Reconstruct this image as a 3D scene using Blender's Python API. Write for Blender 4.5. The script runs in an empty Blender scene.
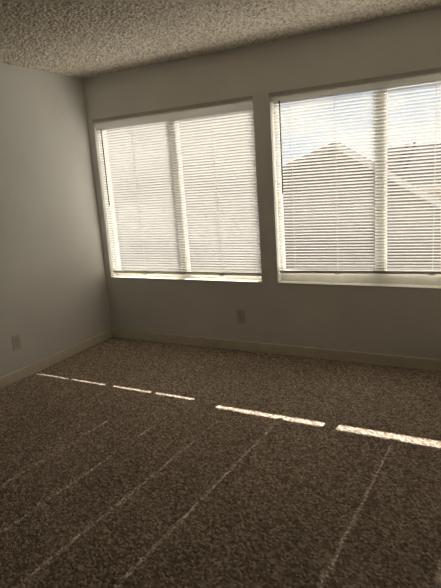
import bpy, bmesh, math, random
import numpy as np
from mathutils import Vector, Matrix

random.seed(4)
S = bpy.context.scene
COL = S.collection
PI = math.pi

# ------------------------------------------------------------------ helpers
def link(o):
    COL.objects.link(o)
    return o

def mesh_obj(name, bm, mat, parent=None, smooth=False):
    me = bpy.data.meshes.new(name)
    bm.normal_update()
    if smooth:
        for f in bm.faces:
            f.smooth = True
    bm.to_mesh(me)
    bm.free()
    mats = mat if isinstance(mat, (list, tuple)) else [mat]
    for m in mats:
        me.materials.append(m)
    o = link(bpy.data.objects.new(name, me))
    if parent is not None:
        o.parent = parent
    return o

def empty(name, loc=(0, 0, 0), rz=0):
    o = link(bpy.data.objects.new(name, None))
    o.location = loc
    o.rotation_euler = (0, 0, rz)
    o.empty_display_size = 0.1
    return o

def tag(o, label=None, cat=None, group=None, kind=None):
    if label: o['label'] = label
    if cat: o['category'] = cat
    if group: o['group'] = group
    if kind: o['kind'] = kind
    return o

def add_box(bm, x0, x1, y0, y1, z0, z1, bevel=0.0, seg=2):
    vs = [bm.verts.new(p) for p in ((x0,y0,z0),(x1,y0,z0),(x1,y1,z0),(x0,y1,z0),
                                    (x0,y0,z1),(x1,y0,z1),(x1,y1,z1),(x0,y1,z1))]
    fs = [bm.faces.new([vs[i] for i in q]) for q in
          ((3,2,1,0),(4,5,6,7),(0,1,5,4),(1,2,6,5),(2,3,7,6),(3,0,4,7))]
    if bevel > 0:
        es = list({e for f in fs for e in f.edges})
        bmesh.ops.bevel(bm, geom=es, offset=bevel, segments=seg, profile=0.5, affect='EDGES')

def box_bm(*a, **k):
    bm = bmesh.new()
    add_box(bm, *a, **k)
    return bm

def add_tube(bm, pts, r, n=8):
    """capped tube along a polyline; r is a number or a list"""
    rings = []
    pts = [Vector(p) for p in pts]
    for i, p in enumerate(pts):
        d = (pts[min(i+1, len(pts)-1)] - pts[max(i-1, 0)]).normalized()
        a = Vector((1, 0, 0)) if abs(d.x) < 0.9 else Vector((0, 1, 0))
        u = d.cross(a).normalized()
        v = d.cross(u)
        rr = r[i] if isinstance(r, (list, tuple)) else r
        rings.append([bm.verts.new(p + (u*math.cos(2*PI*k/n) + v*math.sin(2*PI*k/n))*rr) for k in range(n)])
    for a, b in zip(rings, rings[1:]):
        for k in range(n):
            bm.faces.new((a[k], a[(k+1) % n], b[(k+1) % n], b[k]))
    bm.faces.new(rings[0][::-1])
    bm.faces.new(rings[-1])
    bmesh.ops.recalc_face_normals(bm, faces=bm.faces[:])

def add_prism(bm, prof, ax, a0, a1):
    """extrude a closed 2D profile along axis ax ('x': profile is (y,z); 'y': profile is (x,z))"""
    def P(p, a):
        return (a, p[0], p[1]) if ax == 'x' else (p[0], a, p[1])
    A = [bm.verts.new(P(p, a0)) for p in prof]
    B = [bm.verts.new(P(p, a1)) for p in prof]
    n = len(prof)
    fs = [bm.faces.new(A), bm.faces.new(B[::-1])]
    for i in range(n):
        fs.append(bm.faces.new((A[i], B[i], B[(i+1) % n], A[(i+1) % n])))
    bmesh.ops.recalc_face_normals(bm, faces=fs)

def prism_bm(*a):
    bm = bmesh.new()
    add_prism(bm, *a)
    return bm

# ------------------------------------------------------------------ materials
class NT:
    def __init__(self, name):
        self.m = bpy.data.materials.new(name)
        self.m.use_nodes = True
        self.t = self.m.node_tree
        self.t.nodes.clear()
        self.out = self.n('ShaderNodeOutputMaterial')
    def n(self, typ, **kw):
        nd = self.t.nodes.new(typ)
        for k, v in kw.items():
            if k.startswith('_'):
                setattr(nd, k[1:], v)
            else:
                key = k.replace('__', ' ')
                nd.inputs[key].default_value = v
        return nd
    def l(self, a, b):
        self.t.links.new(a, b)
    def ramp(self, fac, stops):
        r = self.n('ShaderNodeValToRGB')
        cr = r.color_ramp
        while len(cr.elements) < len(stops):
            cr.elements.new(0.5)
        for e, (p, c) in zip(cr.elements, stops):
            e.position = p
            e.color = (*c, 1)
        self.l(fac, r.inputs['Fac'])
        return r.outputs['Color']
    def noise(self, scale, detail=3, rough=0.55, vec=None):
        nd = self.n('ShaderNodeTexNoise', Scale=scale, Detail=detail, Roughness=rough)
        if vec is not None:
            self.l(vec, nd.inputs['Vector'])
        return nd.outputs['Fac']
    def coord(self, scale=(1, 1, 1), rot=(0, 0, 0)):
        tc = self.n('ShaderNodeTexCoord')
        mp = self.n('ShaderNodeMapping')
        mp.inputs['Scale'].default_value = scale
        mp.inputs['Rotation'].default_value = rot
        self.l(tc.outputs['Object'], mp.inputs['Vector'])
        return mp.outputs['Vector']
    def math(self, op, a, b=0.0):
        nd = self.n('ShaderNodeMath', _operation=op)
        for i, v in enumerate((a, b)):
            if isinstance(v, (int, float)):
                nd.inputs[i].default_value = v
            else:
                self.l(v, nd.inputs[i])
        return nd.outputs[0]
    def bsdf(self, color, rough=0.6, spec=0.3, height=None, bstr=0.3, bdist=0.002):
        b = self.n('ShaderNodeBsdfPrincipled', Roughness=rough)
        b.inputs['Specular IOR Level'].default_value = spec
        if isinstance(color, tuple):
            b.inputs['Base Color'].default_value = (*color, 1)
        else:
            self.l(color, b.inputs['Base Color'])
        if height is not None:
            bp = self.n('ShaderNodeBump', Strength=bstr, Distance=bdist)
            self.l(height, bp.inputs['Height'])
            self.l(bp.outputs['Normal'], b.inputs['Normal'])
        self.l(b.outputs[0], self.out.inputs['Surface'])
        return b

def plain(name, c, rough=0.5, spec=0.3, var=0.06, scale=9.0):
    t = NT(name)
    v = t.coord()
    k = t.noise(scale, 3, 0.5, v)
    col = t.ramp(k, [(0.3, tuple(x*(1-var) for x in c)), (0.7, tuple(min(1, x*(1+var)) for x in c))])
    t.bsdf(col, rough, spec)
    return t.m

def wall_mat(name, c):
    t = NT(name)
    v = t.coord()
    big = t.noise(1.6, 4, 0.6, v)
    col = t.ramp(big, [(0.3, tuple(x*0.94 for x in c)), (0.7, tuple(min(1, x*1.03) for x in c))])
    fine = t.noise(120, 2, 0.5, v)
    mid = t.noise(26, 2, 0.5, v)
    h = t.math('ADD', t.math('MULTIPLY', fine, 0.5), mid)
    t.bsdf(col, 0.75, 0.2, h, 0.25, 0.0015)
    return t.m

def carpet_mat():
    t = NT('carpet_loop_pile')
    # loops: short rounded bumps packed on skewed rows
    v = t.coord((1, 1, 1), (0, 0, 0.62))
    wob = t.n('ShaderNodeTexNoise', Scale=34, Detail=2)
    t.l(v, wob.inputs['Vector'])
    mixv = t.n('ShaderNodeMix', _data_type='VECTOR', Factor=0.012)
    t.l(v, mixv.inputs['A']); t.l(wob.outputs['Color'], mixv.inputs['B'])
    st = t.n('ShaderNodeMapping')
    st.inputs['Scale'].default_value = (82, 128, 1)
    t.l(mixv.outputs['Result'], st.inputs['Vector'])
    vor = t.n('ShaderNodeTexVoronoi', _feature='F1', Scale=1.0, Randomness=0.5)
    vor.voronoi_dimensions = '2D'
    t.l(st.outputs['Vector'], vor.inputs['Vector'])
    d = vor.outputs['Distance']
    # yarn colour: every loop has its own fleck
    sep = t.n('ShaderNodeSeparateColor')
    t.l(vor.outputs['Color'], sep.inputs['Color'])
    fleck = t.ramp(sep.outputs[0], [(0.0, (0.22, 0.168, 0.124)), (0.4, (0.40, 0.313, 0.24)),
                                    (0.75, (0.58, 0.47, 0.37)), (1.0, (0.84, 0.71, 0.58))])
    big = t.noise(1.1, 4, 0.65, t.coord())
    tone = t.ramp(big, [(0.3, (0.88, 0.88, 0.88)), (0.7, (1.06, 1.05, 1.04))])
    mul = t.n('ShaderNodeMix', _data_type='RGBA', _blend_type='MULTIPLY', Factor=1.0)
    t.l(fleck, mul.inputs['A']); t.l(tone, mul.inputs['B'])
    h = t.math('SUBTRACT', 1.0, t.math('MULTIPLY', d, 1.2))
    fuzz = t.noise(420, 2, 0.6, v)
    h = t.math('ADD', h, t.math('MULTIPLY', fuzz, 0.25))
    t.bsdf(mul.outputs['Result'], 0.95, 0.05, h, 0.7, 0.003)
    return t.m

def ceiling_mat():
    t = NT('popcorn_ceiling')
    v = t.coord()
    a = t.noise(75, 3, 0.65, v)
    vor = t.n('ShaderNodeTexVoronoi', _feature='F1', Scale=65, Randomness=1.0)
    t.l(v, vor.inputs['Vector'])
    h = t.math('ADD', t.math('MULTIPLY', a, 1.0), t.math('SUBTRACT', 0.6, vor.outputs['Distance']))
    sep = t.n('ShaderNodeSeparateColor')
    t.l(vor.outputs['Color'], sep.inputs['Color'])
    col = t.ramp(sep.outputs[1], [(0.0, (0.50, 0.43, 0.33)), (0.45, (0.78, 0.705, 0.59)), (1.0, (0.92, 0.86, 0.75))])
    t.bsdf(col, 0.9, 0.1, h, 0.4, 0.003)
    return t.m

def slat_mat():
    """white enamelled blind slat, thin enough to glow when the sun is on its far side"""
    t = NT('white_blind_slat')
    v = t.coord()
    k = t.noise(3.0, 2, 0.5, v)
    col = t.ramp(k, [(0.3, (0.595, 0.577, 0.555)), (0.7, (0.625, 0.61, 0.587))])
    b = t.bsdf(col, 0.45, 0.3)
    tr = t.n('ShaderNodeBsdfTranslucent')
    tr.inputs['Color'].default_value = (0.80, 0.74, 0.66, 1)
    mx = t.n('ShaderNodeMixShader', Fac=SLAT_TRANS)
    t.l(b.outputs[0], mx.inputs[1]); t.l(tr.outputs[0], mx.inputs[2])
    t.l(mx.outputs[0], t.out.inputs['Surface'])
    return t.m

def glass_mat():
    t = NT('window_glass')
    fr = t.n('ShaderNodeFresnel', IOR=1.45)
    tr = t.n('ShaderNodeBsdfTransparent')
    tr.inputs['Color'].default_value = (0.95, 0.965, 0.96, 1)
    gl = t.n('ShaderNodeBsdfGlossy', Roughness=0.0)
    mx = t.n('ShaderNodeMixShader')
    t.l(fr.outputs[0], mx.inputs[0]); t.l(tr.outputs[0], mx.inputs[1]); t.l(gl.outputs[0], mx.inputs[2])
    t.l(mx.outputs[0], t.out.inputs['Surface'])
    return t.m

def shingle_mat(name, c, rot=0):
    t = NT(name)
    v = t.coord((1, 1, 1), (0, 0, rot))
    br = t.n('ShaderNodeTexBrick', Scale=3.0, Mortar__Size=0.02)
    br.inputs['Color1'].default_value = (*[x*0.8 for x in c], 1)
    br.inputs['Color2'].default_value = (*[x*1.2 for x in c], 1)
    br.inputs['Mortar'].default_value = (*[x*0.45 for x in c], 1)
    t.l(v, br.inputs['Vector'])
    t.bsdf(br.outputs['Color'], 0.9, 0.1, br.outputs['Fac'], 0.5, -0.01)
    return t.m

def siding_mat(name, c):
    t = NT(name)
    v = t.coord()
    wv = t.n('ShaderNodeTexWave', _wave_type='BANDS', _bands_direction='Z', _wave_profile='SAW', Scale=1.6, Distortion=0.0)
    t.l(v, wv.inputs['Vector'])
    k = t.noise(4, 3, 0.5, v)
    col = t.ramp(k, [(0.3, tuple(x*0.92 for x in c)), (0.7, tuple(x*1.08 for x in c))])
    t.bsdf(col, 0.8, 0.15, wv.outputs['Fac'], 0.5, 0.015)
    return t.m

def stucco_mat(name, c):
    t = NT(name)
    v = t.coord()
    k = t.noise(2, 5, 0.6, v)
    f = t.noise(60, 3, 0.6, v)
    col = t.ramp(k, [(0.3, tuple(x*0.93 for x in c)), (0.7, tuple(min(1, x*1.06) for x in c))])
    t.bsdf(col, 0.9, 0.1, f, 0.6, 0.01)
    return t.m

def ground_mat():
    t = NT('yard_ground')
    v = t.coord()
    k = t.noise(0.6, 6, 0.7, v)
    col = t.ramp(k, [(0.35, (0.07, 0.085, 0.035)), (0.55, (0.13, 0.12, 0.07)), (0.7, (0.22, 0.19, 0.14))])
    t.bsdf(col, 0.95, 0.05, t.noise(30, 3, 0.6, v), 0.5, 0.03)
    return t.m

SLAT_TRANS = 0.03
def vinyl_mat():
    t = NT('thin_white_vinyl')
    b = t.bsdf((0.80, 0.775, 0.73), 0.4, 0.3)
    tr = t.n('ShaderNodeBsdfTranslucent')
    tr.inputs['Color'].default_value = (0.82, 0.79, 0.73, 1)
    mx = t.n('ShaderNodeMixShader', Fac=0.65)
    t.l(b.outputs[0], mx.inputs[1]); t.l(tr.outputs[0], mx.inputs[2])
    t.l(mx.outputs[0], t.out.inputs['Surface'])
    return t.m

M = dict(strip=plain('taupe_head_strip', (0.56, 0.54, 0.49), 0.6, 0.2), valance=vinyl_mat(),
    wall=wall_mat('painted_wall', (0.88, 0.86, 0.81)),
    ceil=ceiling_mat(), carpet=carpet_mat(),
    base=plain('cream_baseboard_paint', (0.86, 0.79, 0.64), 0.4, 0.4),
    sill=plain('cream_sill_paint', (0.86, 0.82, 0.72), 0.4, 0.4),
    frame=plain('white_window_frame', (0.86, 0.83, 0.75), 0.4, 0.4),
    slat=slat_mat(), glass=glass_mat(),
    rail=plain('white_blind_rail', (0.74, 0.71, 0.65), 0.4, 0.4),
    cord=plain('white_cord', (0.78, 0.76, 0.72), 0.8, 0.1),
    wand=plain('smoky_clear_wand', (0.10, 0.075, 0.055), 0.2, 0.5),
    plate=plain('ivory_outlet_plastic', (0.66, 0.64, 0.58), 0.35, 0.5),
    slot=plain('dark_slot', (0.03, 0.027, 0.024), 0.6, 0.2),
    steel=plain('screw_steel', (0.45, 0.44, 0.42), 0.35, 0.5),
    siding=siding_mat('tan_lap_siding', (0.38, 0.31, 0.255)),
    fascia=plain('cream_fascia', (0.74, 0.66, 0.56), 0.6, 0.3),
    stucco=stucco_mat('cream_stucco', (0.58, 0.50, 0.42)),
    shingle=shingle_mat('brown_shingles', (0.135, 0.105, 0.085)),
    shingle2=shingle_mat('grey_brown_shingles', (0.13, 0.105, 0.088)),
    pipe=plain('grey_vent_pipe', (0.10, 0.10, 0.10), 0.5, 0.4),
    dark_glass=plain('dark_house_glass', (0.05, 0.055, 0.06), 0.1, 0.6),
    ground=ground_mat(),
)

# ------------------------------------------------------------------ measurements (metres)
H = 2.44                      # ceiling height
RX, RY = 3.85, -4.75           # right wall, wall behind the camera
WT = 0.15                     # window wall thickness
ZB, ZT = 0.613, 2.043         # window opening bottom / top
WIN = [(0.066, 1.657), (1.797, 3.388)]

# ------------------------------------------------------------------ room shell
def grid_wall(name, xs, zs, holes, y0, y1, mat):
    """wall slab with rectangular holes and closed reveals, one mesh"""
    bm = bmesh.new()
    cache = {}
    def V(x, y, z):
        k = (round(x, 5), round(y, 5), round(z, 5))
        if k not in cache: cache[k] = bm.verts.new(k)
        return cache[k]
    nx, nz = len(xs)-1, len(zs)-1
    solid = lambda i, j: 0 <= i < nx and 0 <= j < nz and (i, j) not in holes
    for i in range(nx):
        for j in range(nz):
            if not solid(i, j): continue
            a, b, c, d = xs[i], xs[i+1], zs[j], zs[j+1]
            bm.faces.new((V(a,y0,c), V(b,y0,c), V(b,y0,d), V(a,y0,d)))
            bm.faces.new((V(a,y1,d), V(b,y1,d), V(b,y1,c), V(a,y1,c)))
            if not solid(i-1, j): bm.faces.new((V(a,y1,c), V(a,y0,c), V(a,y0,d), V(a,y1,d)))
            if not solid(i+1, j): bm.faces.new((V(b,y0,c), V(b,y1,c), V(b,y1,d), V(b,y0,d)))
            if not solid(i, j-1): bm.faces.new((V(a,y0,c), V(a,y1,c), V(b,y1,c), V(b,y0,c)))
            if not solid(i, j+1): bm.faces.new((V(a,y0,d), V(b,y0,d), V(b,y1,d), V(a,y1,d)))
    bmesh.ops.recalc_face_normals(bm, faces=bm.faces[:])
    return mesh_obj(name, bm, mat)

def struct(o):
    o['kind'] = 'structure'
    return o

T = 0.12
struct(grid_wall('wall_back', [-T, WIN[0][0], WIN[0][1], WIN[1][0], WIN[1][1], RX+T], [-0.2, ZB, ZT, H+0.2],
                 {(1, 1), (3, 1)}, 0.0, WT, M['wall']))
struct(mesh_obj('wall_left', box_bm(-T, 0, RY-T, 0, -0.2, H+0.2), M['wall']))
struct(mesh_obj('wall_right', box_bm(RX, RX+T, RY-T, 0, -0.2, H+0.2), M['wall']))
struct(mesh_obj('wall_front', box_bm(0, RX, RY-T, RY, -0.2, H+0.2), M['wall']))
def relief(name, nx, ny, x0, x1, y0, y1, zfun, zback, up, mat):
    """a slab whose room side is a fine height grid (loops of the carpet, grains of the popcorn ceiling)"""
    X, Y = np.meshgrid(np.linspace(x0, x1, nx), np.linspace(y0, y1, ny))
    Z = zfun(X, Y)
    top = np.stack([X, Y, Z], -1).reshape(-1, 3)
    cor = np.array([[x0, y0, zback], [x1, y0, zback], [x1, y1, zback], [x0, y1, zback]])
    co = np.concatenate([top, cor]).astype(np.float32)
    i = np.arange(nx*ny).reshape(ny, nx)
    q = np.stack([i[:-1, :-1], i[:-1, 1:], i[1:, 1:], i[1:, :-1]], -1).reshape(-1, 4)
    n = nx*ny
    if not up: q = q[:, ::-1]
    back = np.array([[n+3, n+2, n+1, n]])
    if not up: back = back[:, ::-1]
    q = np.concatenate([q, back])
    me = bpy.data.meshes.new(name)
    me.vertices.add(len(co)); me.vertices.foreach_set('co', co.ravel())
    me.loops.add(q.size); me.loops.foreach_set('vertex_index', q.ravel().astype(np.int32))
    me.polygons.add(len(q)); me.polygons.foreach_set('loop_start', np.arange(0, q.size, 4, dtype=np.int32))
    me.update(calc_edges=True)
    me.polygons.foreach_set('use_smooth', np.ones(len(q), dtype=bool))
    me.materials.append(mat)
    return link(bpy.data.objects.new(name, me))

def h2(i, j, k):
    v = np.sin(i*127.1 + j*311.7 + k*74.7)*43758.5453
    return v - np.floor(v)

def loops(X, Y):
    c, s_ = math.cos(0.62), math.sin(0.62)
    u, v = (X*c + Y*s_)/LOOP_U, (-X*s_ + Y*c)/LOOP_V
    j0 = np.floor(v)
    best = np.zeros_like(X)
    for dj in (-1, 0, 1):
        j = j0+dj
        uu = u + 0.5*np.mod(j, 2)
        i0 = np.floor(uu)
        for di in (-1, 0, 1):
            i = i0+di
            cu = i+0.5+0.36*(h2(i, j, 1)-0.5)
            cv = j+0.5+0.36*(h2(i, j, 2)-0.5)
            r2 = ((uu-cu)/0.62)**2 + ((v-cv)/0.66)**2
            hh = np.sqrt(np.clip(1-r2, 0, None))*(0.85+0.25*h2(i, j, 3))
            best = np.maximum(best, hh)
    return best

LOOP_U, LOOP_V = 0.0150, 0.0100
def carpet_z(X, Y): return loops(X, Y)*0.0062-0.0055
def popcorn_z(X, Y):
    z = np.zeros_like(X)
    for sc, am, k0 in ((0.0165, 0.0075, 5), (0.0095, 0.0040, 9)):
        u, v = X/sc, Y/sc
        best = np.zeros_like(X)
        for dj in (-1, 0, 1):
            for di in (-1, 0, 1):
                i, j = np.floor(u)+di, np.floor(v)+dj
                r2 = (u-i-h2(i, j, k0))**2 + (v-j-h2(i, j, k0+1))**2
                rad = 0.30+0.45*h2(i, j, k0+2)
                best = np.maximum(best, np.sqrt(np.clip(1-r2/rad**2, 0, None))*rad)
        z = z+best*am*1.6
    return H-z
struct(relief('floor', int(RX/0.0037), int(-RY/0.0037), 0, RX, RY, 0, carpet_z, -0.2, True, M['carpet']))
struct(relief('ceiling', int(RX/0.005), int(-RY/0.005), 0, RX, RY, 0, popcorn_z, H+0.2, False, M['ceil']))

BH, BT = 0.085, 0.013
def base_prof(s):
    # board with an eased top edge, s = +1/-1 side it stands out to
    return [(0, 0), (s*BT, 0), (s*BT, BH-0.008), (s*(BT-0.002), BH-0.002), (s*(BT-0.006), BH), (0, BH)]
struct(mesh_obj('baseboard_back', prism_bm(base_prof(-1), 'x', BT, RX-BT), M['base']))
struct(mesh_obj('baseboard_left', prism_bm(base_prof(1), 'y', RY+BT, 0), M['base']))
struct(mesh_obj('baseboard_right', prism_bm([(RX+a, b) for a, b in base_prof(-1)], 'y', RY+BT, 0), M['base']))
struct(mesh_obj('baseboard_front', prism_bm([(RY+a, b) for a, b in base_prof(1)], 'x', BT, RX-BT), M['base']))

# ------------------------------------------------------------------ windows: frame, mullion, sash, panes, sill
FB = [0.645, 0.697]           # top of the bottom frame rail of each window
FY0, FY1 = 0.085, 0.135
for n, (x0, x1) in enumerate(WIN):
    c = (x0+x1)/2
    w = struct(empty('window_%d' % (n+1), (c, FY0, ZB)))
    def wpart(name, bm, m):
        bmesh.ops.translate(bm, verts=bm.verts[:], vec=(-c, -FY0, -ZB))
        return mesh_obj(name, bm, m, w)
    bm = bmesh.new()
    fw = 0.026
    add_box(bm, x0, x0+fw, FY0, FY1, ZB, ZT, 0.003)
    add_box(bm, x1-fw, x1, FY0, FY1, ZB, ZT, 0.003)
    add_box(bm, x0+fw, x1-fw, FY0, FY1, ZB, FB[n], 0.003)
    add_box(bm, x0+fw, x1-fw, FY0, FY1, ZT-0.025, ZT, 0.003)
    wpart('window_frame', bm, M['frame'])
    wpart('mullion', box_bm(c-0.035, c+0.035, FY0-0.006, FY1, FB[n], ZT-0.025, 0.003), M['frame'])
    bm = bmesh.new()          # sliding sash on the right half
    sx0, sx1, sz0, sz1 = c+0.035, x1-fw, FB[n], ZT-0.025
    for q in ((sx0, sx0+0.012, sz0, sz1), (sx1-0.012, sx1, sz0, sz1),
              (sx0+0.012, sx1-0.012, sz1-0.02, sz1)):
        add_box(bm, q[0], q[1], FY0+0.008, FY0+0.028, q[2], q[3], 0.002)
    wpart('sash', bm, M['frame'])
    wpart('pane', box_bm(x0+fw, c-0.035, 0.112, 0.116, FB[n], ZT-0.025), M['glass'])
    wpart('pane', box_bm(sx0+0.012, sx1-0.012, 0.100, 0.104, sz0, sz1-0.02), M['glass'])
    # sill board with a rounded nose
    prof = [(FY0, ZB+0.002), (-0.004, ZB+0.002), (-0.006, ZB), (-0.006, ZB-0.005), (-0.004, ZB-0.007), (0.0, ZB-0.007),
            (0.0, ZB), (FY0, ZB)]
    bm = prism_bm(prof, 'x', x0, x1)
    struct(mesh_obj('trim_%d' % (n+1), bm, M['sill']))
    # thin taupe strip along the wall just above the opening
    struct(mesh_obj('trim_%d' % (n+3), box_bm(x0-0.004, x1+0.002, -0.005, 0.0, ZT+0.004, ZT+0.032, 0.001), M['strip']))

# ------------------------------------------------------------------ venetian blinds
BY = 0.034                    # blind hangs in this plane
PITCH, SW = 0.0232, 0.0262
def slat_sheet(bm, x0, x1, y, z, lift, tilt, cords, sag):
    """one crowned slat with punched route holes; room edge up by tilt"""
    xs = [x0]
    for cx in cords:
        xs += [cx-0.0013, cx+0.0013]
    xs += [x1]
    # extra stations so the sheet can bow a little
    ext = [x0 + (x1-x0)*i/8 for i in range(1, 8)]
    xs = sorted(xs + [e for e in ext if all(abs(e-cc) > 0.01 for cc in cords)])
    us = [-0.5, -0.29, 0.0, 0.29, 0.5]
    ct, st = math.cos(tilt), math.sin(tilt)
    rows = []
    for x in xs:
        b = sag*math.sin(PI*(x-x0)/(x1-x0)) - lift*(x-x0)/(x1-x0)
        r = []
        for u in us:
            cr = 0.0022*(1-4*u*u)
            yy, zz = u*SW, cr
            # u=-0.5 is the room edge, raised
            r.append(bm.verts.new((x, y + yy*ct + zz*st, z - yy*st + zz*ct - b)))
        rows.append(r)
    for i in range(len(xs)-1):
        mid = (xs[i]+xs[i+1])/2
        hole = any(abs(mid-cc) < 0.001 for cc in cords)
        for j in range(4):
            if hole and j in (1, 2):
                continue
            bm.faces.new((rows[i][j], rows[i+1][j], rows[i+1][j+1], rows[i][j+1]))

def make_blind(n, label, head_h, rail_z, tilt, offs, slope, rail_h):
    x0, x1 = WIN[n]
    c = (x0+x1)/2
    a, b = x0+0.011, x1-0.011
    rise = lambda x: slope*(x-x0)      # the bottom rail hangs a little out of level
    root = tag(empty('window_blind', (c, BY, rail_z)), label, 'window blind', None)
    def part(name, bm, m, parent=None, smooth=False):
        bmesh.ops.translate(bm, verts=bm.verts[:], vec=(-c, -BY, -rail_z))
        return mesh_obj(name, bm, m, parent or root, smooth)
    ht = ZT-0.004
    hb = ht-head_h
    bm = bmesh.new()           # headrail: U channel with a lip
    hr = ht-0.012
    prof = [(BY-0.004, hr), (BY+0.018, hr), (BY+0.018, ht), (BY+0.015, ht), (BY+0.015, hr+0.002), (BY-0.001, hr+0.002),
            (BY-0.001, ht), (BY-0.004, ht)]
    add_prism(bm, prof, 'x', a, b)
    part('headrail', bm, M['valance'])
    bm = bmesh.new()           # thin vinyl valance clipped over the headrail, lipped top and bottom
    pv = [(BY-0.016, ht+0.001), (BY-0.0205, ht+0.001), (BY-0.022, ht-0.002), (BY-0.0225, (ht+hb)/2), (BY-0.022, hb+0.002),
          (BY-0.020, hb)]
    ra = [bm.verts.new((a, y, z)) for y, z in pv]
    rb = [bm.verts.new((b, y, z)) for y, z in pv]
    for i in range(len(pv)-1):
        bm.faces.new((ra[i], rb[i], rb[i+1], ra[i+1]))
    part('valance', bm, M['valance'], smooth=True)
    for s, xx in ((-1, x0), (1, x1)):
        bm = bmesh.new()
        if s < 0: add_box(bm, x0, a, BY-0.020, BY+0.019, ht-0.028, ht+0.003, 0.001)
        else: add_box(bm, b, x1, BY-0.020, BY+0.019, ht-0.028, ht+0.003, 0.001)
        part('end_bracket', bm, M['rail'])
    cords = [c+o_ for o_ in offs]
    zt_, zb_ = ht-0.038, rail_z+rail_h+0.014
    k = int(round((zt_-zb_)/PITCH))
    p = (zt_-zb_)/k
    bm = bmesh.new()
    for i in range(k+1):
        slat_sheet(bm, a+0.002, b-0.002, BY, zb_+i*p, rise(x1)*(1-i/k)**3, tilt+random.uniform(-0.012, 0.012), cords,
                   random.uniform(0.0, 0.0008))
    part('slats', bm, M['slat'], smooth=True)
    bm = box_bm(a+0.002, b-0.002, BY-0.010, BY+0.010, rail_z, rail_z+rail_h, 0.004, 3)
    for v in bm.verts: v.co.z += rise(v.co.x)
    part('bottom_rail', bm, M['rail'])
    for cx in cords:
        bm = bmesh.new()       # ladder: two thin strings hugging the slat edges
        for dy in (-0.0125, 0.0125):
            add_tube(bm, [(cx+0.004, BY+dy, rail_z+rise(cx)+rail_h-0.004), (cx+0.004, BY+dy, ht-0.011)], 0.0007, 5)
        part('ladder_cord', bm, M['cord'])
        bm = bmesh.new()
        add_tube(bm, [(cx, BY, rail_z+rise(cx)+rail_h-0.002), (cx, BY, ht-0.011)], 0.0007, 5)
        part('lift_cord', bm, M['cord'])
        bm = bmesh.new()       # plug that knots the ladder under the bottom rail
        add_tube(bm, [(cx, BY, rail_z+rise(cx)+0.002), (cx, BY, rail_z+rise(cx)-0.004), (cx, BY, rail_z+rise(cx)-0.008)], [0.007, 0.006, 0.003], 10)
        part('cord_plug', bm, M['rail'])
    # tilt wand hanging from a hook at the left
    wx = x0+0.075
    bm = bmesh.new()
    add_tube(bm, [(wx, BY-0.030, hb+0.006), (wx+0.001, BY-0.030, hb-0.02), (wx-0.002, BY-0.030, hb-0.68)], 0.0046, 6)
    wd = part('tilt_wand', bm, M['wand'])
    bm = bmesh.new()
    add_tube(bm, [(wx, BY-0.021, hb+0.012), (wx, BY-0.030, hb+0.012), (wx, BY-0.0345, hb+0.006), (wx, BY-0.030, hb-0.002)], 0.0016, 6)
    part('wand_hook', bm, M['wand'], wd)
    for cx in (cords[1], cords[2]):                    # flat plastic tags clipped under the rail at the inner cords
        z = rail_z+rise(cx)
        bm = box_bm(cx-0.022, cx+0.022, BY-0.0125, BY-0.0100, z-(0.026, 0.017)[n], z+0.007, 0.001)
        part('cord_tag', bm, M['valance'])
    return root

make_blind(0, 'white venetian blind with nearly closed slats in the window next to the left wall', 0.062, 0.646, math.radians(36), (-0.735, -0.40, 0.41, 0.738), 0.0065, 0.029)
make_blind(1, 'white venetian blind with half-open slats showing a gabled roof, in the right-hand window', 0.036, 0.688, math.radians(25), (-0.655, -0.31, 0.37, 0.738), 0.016, 0.023)

# ------------------------------------------------------------------ electrical outlets
def make_outlet(loc, rz, label):
    root = tag(empty('power_outlet', loc, rz), label, 'outlet')
    # local frame: plate in XZ, front towards -Y
    mesh_obj('wall_plate', box_bm(-0.037, 0.037, -0.006, 0, -0.0585, 0.0585, 0.0025), M['plate'], root)
    for s in (-1, 1):
        bm = bmesh.new()       # rounded receptacle face
        n = 20
        ring0, ring1 = [], []
        for i in range(n):
            t = 2*PI*i/n
            x = max(-0.0155, min(0.0155, 0.0185*math.cos(t)))
            z = 0.0145*math.sin(t) + s*0.0205
            ring0.append(bm.verts.new((x, -0.0055, z)))
            ring1.append(bm.verts.new((x*0.97, -0.0085, s*0.0205+(z-s*0.0205)*0.97)))
        for i in range(n):
            bm.faces.new((ring0[i], ring0[(i+1) % n], ring1[(i+1) % n], ring1[i]))
        bm.faces.new(ring1[::-1])
        bmesh.ops.recalc_face_normals(bm, faces=bm.faces[:])
        so = mesh_obj('socket', bm, M['plate'], root)
        bm = bmesh.new()
        for dx, hh in ((-0.0064, 0.0045), (0.0064, 0.0036)):
            add_box(bm, dx-0.0013, dx+0.0013, -0.0089, -0.0084, s*0.0205+0.003-hh, s*0.0205+0.003+hh)
        add_tube(bm, [(0, -0.0084, s*0.0205-0.0075), (0, -0.0089, s*0.0205-0.0075)], 0.0024, 10)
        mesh_obj('slot', bm, M['slot'], so)
    bm = bmesh.new()
    add_tube(bm, [(0, -0.0058, 0), (0, -0.0072, 0)], [0.0034, 0.0030], 12)
    mesh_obj('screw', bm, M['steel'], root)
    return root

make_outlet((1.445, 0, 0.303), 0, 'shadowed duplex outlet low on the wall below the windows')
make_outlet((0, -1.15, 0.306), PI/2, 'pale duplex outlet low on the left side wall above the baseboard')

# ------------------------------------------------------------------ outside
GZ = -3.0
struct(mesh_obj('ground', box_bm(-40, 40, WT+0.4, 70, GZ-0.3, GZ), M['ground']))

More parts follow.
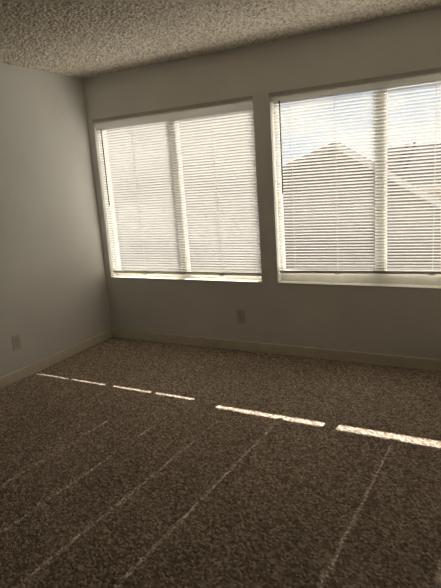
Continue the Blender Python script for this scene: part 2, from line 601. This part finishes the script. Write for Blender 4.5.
# gabled house straight across
def gable_house():
    root = tag(empty('house', (-0.21, 9.3, GZ), math.radians(15.0)),
               'tan gabled house with one pale roof edge across from the right-hand window', 'house')
    def part(name, bm, m, parent=None):
        bmesh.ops.translate(bm, verts=bm.verts[:], vec=(0.21, -9.3, -GZ))
        return mesh_obj(name, bm, m, parent or root)
    ax, az = -0.21, 2.20
    L = (-1.95, az-0.375*1.74)
    Rr = (2.55, az-0.65*2.76)
    y0, y1 = 9.3, 14.6
    th = 0.16
    # body
    prof = [(-1.7, GZ), (2.25, GZ), (2.25, az-0.65*2.46-th), (ax, az-th), (-1.7, az-0.375*1.49-th)]
    part('wall', prism_bm(prof, 'y', y0, y1), M['siding'])
    prof = [(L[0], L[1]), (ax, az), (Rr[0], Rr[1]), (Rr[0], Rr[1]-th), (ax, az-th), (L[0], L[1]-th)]
    part('roof', prism_bm(prof, 'y', y0-0.28, y1+0.3), M['shingle'])
    d = 0.012
    prof = [(ax, az-d), (Rr[0], Rr[1]-d), (Rr[0], Rr[1]-0.20), (ax, az-0.20)]
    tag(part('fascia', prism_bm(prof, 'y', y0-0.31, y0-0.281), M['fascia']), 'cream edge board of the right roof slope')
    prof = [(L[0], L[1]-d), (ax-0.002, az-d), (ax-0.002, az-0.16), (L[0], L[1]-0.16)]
    tag(part('fascia', prism_bm(prof, 'y', y0-0.31, y0-0.281), M['siding']), 'brown edge board of the left roof slope')
    return root
gable_house()

def ridge_house():
    root = tag(empty('house', (4.0, 18.0, GZ)),
               'long house with a dark brown shingle roof behind the gabled house', 'house')
    def part(name, bm, m, parent=None):
        bmesh.ops.translate(bm, verts=bm.verts[:], vec=(-4.0, -18.0, -GZ))
        return mesh_obj(name, bm, m, parent or root)
    rz = 2.42
    y0, yr, y1 = 17.6, 21.2, 24.8
    prof = [(y0+0.4, GZ), (y1-0.4, GZ), (y1-0.4, 0.75), (yr, rz-0.18), (y0+0.4, 0.75)]
    part('wall', prism_bm(prof, 'x', -0.6, 10.5), M['stucco'])
    prof = [(y0, 0.72), (yr, rz), (y1, 0.72), (y1, 0.58), (yr, rz-0.16), (y0, 0.58)]
    part('roof', prism_bm(prof, 'x', -1.15, 11.0), M['shingle2'])
    part('fascia', box_bm(-1.15, 11.0, y0-0.03, y0-0.001, 0.52, 0.72, 0.005), M['fascia'])
    for x, hgt, r in ((-0.22, 0.16, 0.06), (0.10, 0.26, 0.045)):
        bm = bmesh.new()
        z = rz-0.20
        add_tube(bm, [(x, yr-0.25, z), (x, yr-0.25, z+hgt), (x, yr-0.25, z+hgt+0.001), (x, yr-0.25, z+hgt+0.06)],
                 [r, r, r*1.6, r*1.5], 10)
        part('vent_pipe', bm, M['pipe'])
    return root
ridge_house()

def stucco_house():
    px, py = -1.98, 8.7
    ang = math.radians(22.9)
    root = tag(empty('house', (px, py, GZ), ang),
               'tall cream stucco house outside the window next to the left wall', 'house')
    Wd, Dp, Ht = 15.0, 9.0, 7.3
    mesh_obj('wall', box_bm(-Wd, 0, 0, Dp, 0, Ht), M['stucco'], root)
    mesh_obj('roof', box_bm(-Wd-0.05, 0.02, -0.05, Dp+0.05, Ht, Ht+0.12, 0.02), M['fascia'], root)
    for x in (-11.5, -4.6):
        f = mesh_obj('house_window', box_bm(x, x+1.3, -0.05, 0, 1.0, 2.0, 0.01), M['fascia'], root)
        mesh_obj('pane', box_bm(x+0.07, x+1.23, -0.06, -0.051, 1.07, 1.93), M['dark_glass'], f)
    return root
stucco_house()

# ------------------------------------------------------------------ daylight
SUN_EL = math.radians(31.1)
sd = Vector((-0.055, -1.0, -math.tan(SUN_EL))).normalized()      # direction the light travels
sl = bpy.data.lights.new('sun', 'SUN')
sl.energy = 22.0
sl.angle = math.radians(0.53)
sl.color = (1.0, 0.93, 0.845)
so = link(bpy.data.objects.new('sun', sl))
so.rotation_euler = sd.to_track_quat('-Z', 'Y').to_euler()
so.location = (2.0, 12.0, 9.0)

W = bpy.data.worlds.new('sky')
S.world = W
W.use_nodes = True
nt = W.node_tree
nt.nodes.clear()
def N(t, **k):
    nd = nt.nodes.new(t)
    for a, b in k.items():
        nd.inputs[a].default_value = b
    return nd
out = N('ShaderNodeOutputWorld')
bg = N('ShaderNodeBackground', Strength=1.1)
tc = N('ShaderNodeTexCoord')
sep = N('ShaderNodeSeparateXYZ')
nt.links.new(tc.outputs['Generated'], sep.inputs[0])
grad = N('ShaderNodeValToRGB')             # pale haze at the horizon to blue overhead
for e, (p_, c_) in zip(grad.color_ramp.elements, ((0.0, (0.62, 0.70, 0.84, 1)), (0.6, (0.20, 0.36, 0.72, 1)))):
    e.position, e.color = p_, c_
nt.links.new(sep.outputs['Z'], grad.inputs['Fac'])
mp = N('ShaderNodeMapping', Scale=(3.0, 3.0, 9.0))
ns = N('ShaderNodeTexNoise', Scale=2.2, Detail=6.0, Roughness=0.6)
rp = N('ShaderNodeValToRGB')
rp.color_ramp.elements[0].position = 0.42
rp.color_ramp.elements[1].position = 0.60
mx = nt.nodes.new('ShaderNodeMix')
mx.data_type = 'RGBA'
mx.inputs['B'].default_value = (1.0, 0.97, 0.93, 1)
nt.links.new(tc.outputs['Generated'], mp.inputs['Vector'])
nt.links.new(mp.outputs['Vector'], ns.inputs['Vector'])
nt.links.new(ns.outputs['Fac'], rp.inputs['Fac'])
nt.links.new(rp.outputs['Color'], mx.inputs['Factor'])
nt.links.new(grad.outputs['Color'], mx.inputs['A'])
nt.links.new(mx.outputs['Result'], bg.inputs['Color'])
nt.links.new(bg.outputs[0], out.inputs['Surface'])

# ------------------------------------------------------------------ camera
cam = bpy.data.cameras.new('camera')
co = link(bpy.data.objects.new('camera', cam))
cam.sensor_fit = 'HORIZONTAL'
cam.sensor_width = 36.0
cam.lens = 36.0*512.99/441.0
cam.clip_start = 0.05
cam.clip_end = 500
cy, sy = math.cos(0.4967), math.sin(0.4967)
f = Vector((-sy, cy, 0)); r = Vector((cy, sy, 0)); u = Vector((0, 0, 1))
p, ro = 0.2183, -0.0692
F = f*math.cos(p) - u*math.sin(p)
U = u*math.cos(p) + f*math.sin(p)
R2 = r*math.cos(ro) + U*math.sin(ro)
U2 = U*math.cos(ro) - r*math.sin(ro)
m = Matrix((R2, U2, -F)).transposed().to_4x4()
m.translation = Vector((3.3358, -3.8303, 1.4617))
co.matrix_world = m
S.camera = co

vs = S.view_settings
vs.view_transform = 'Standard'
vs.look = 'None'
vs.gamma = 1.0
vs.use_curve_mapping = False
vs.exposure = 0.0
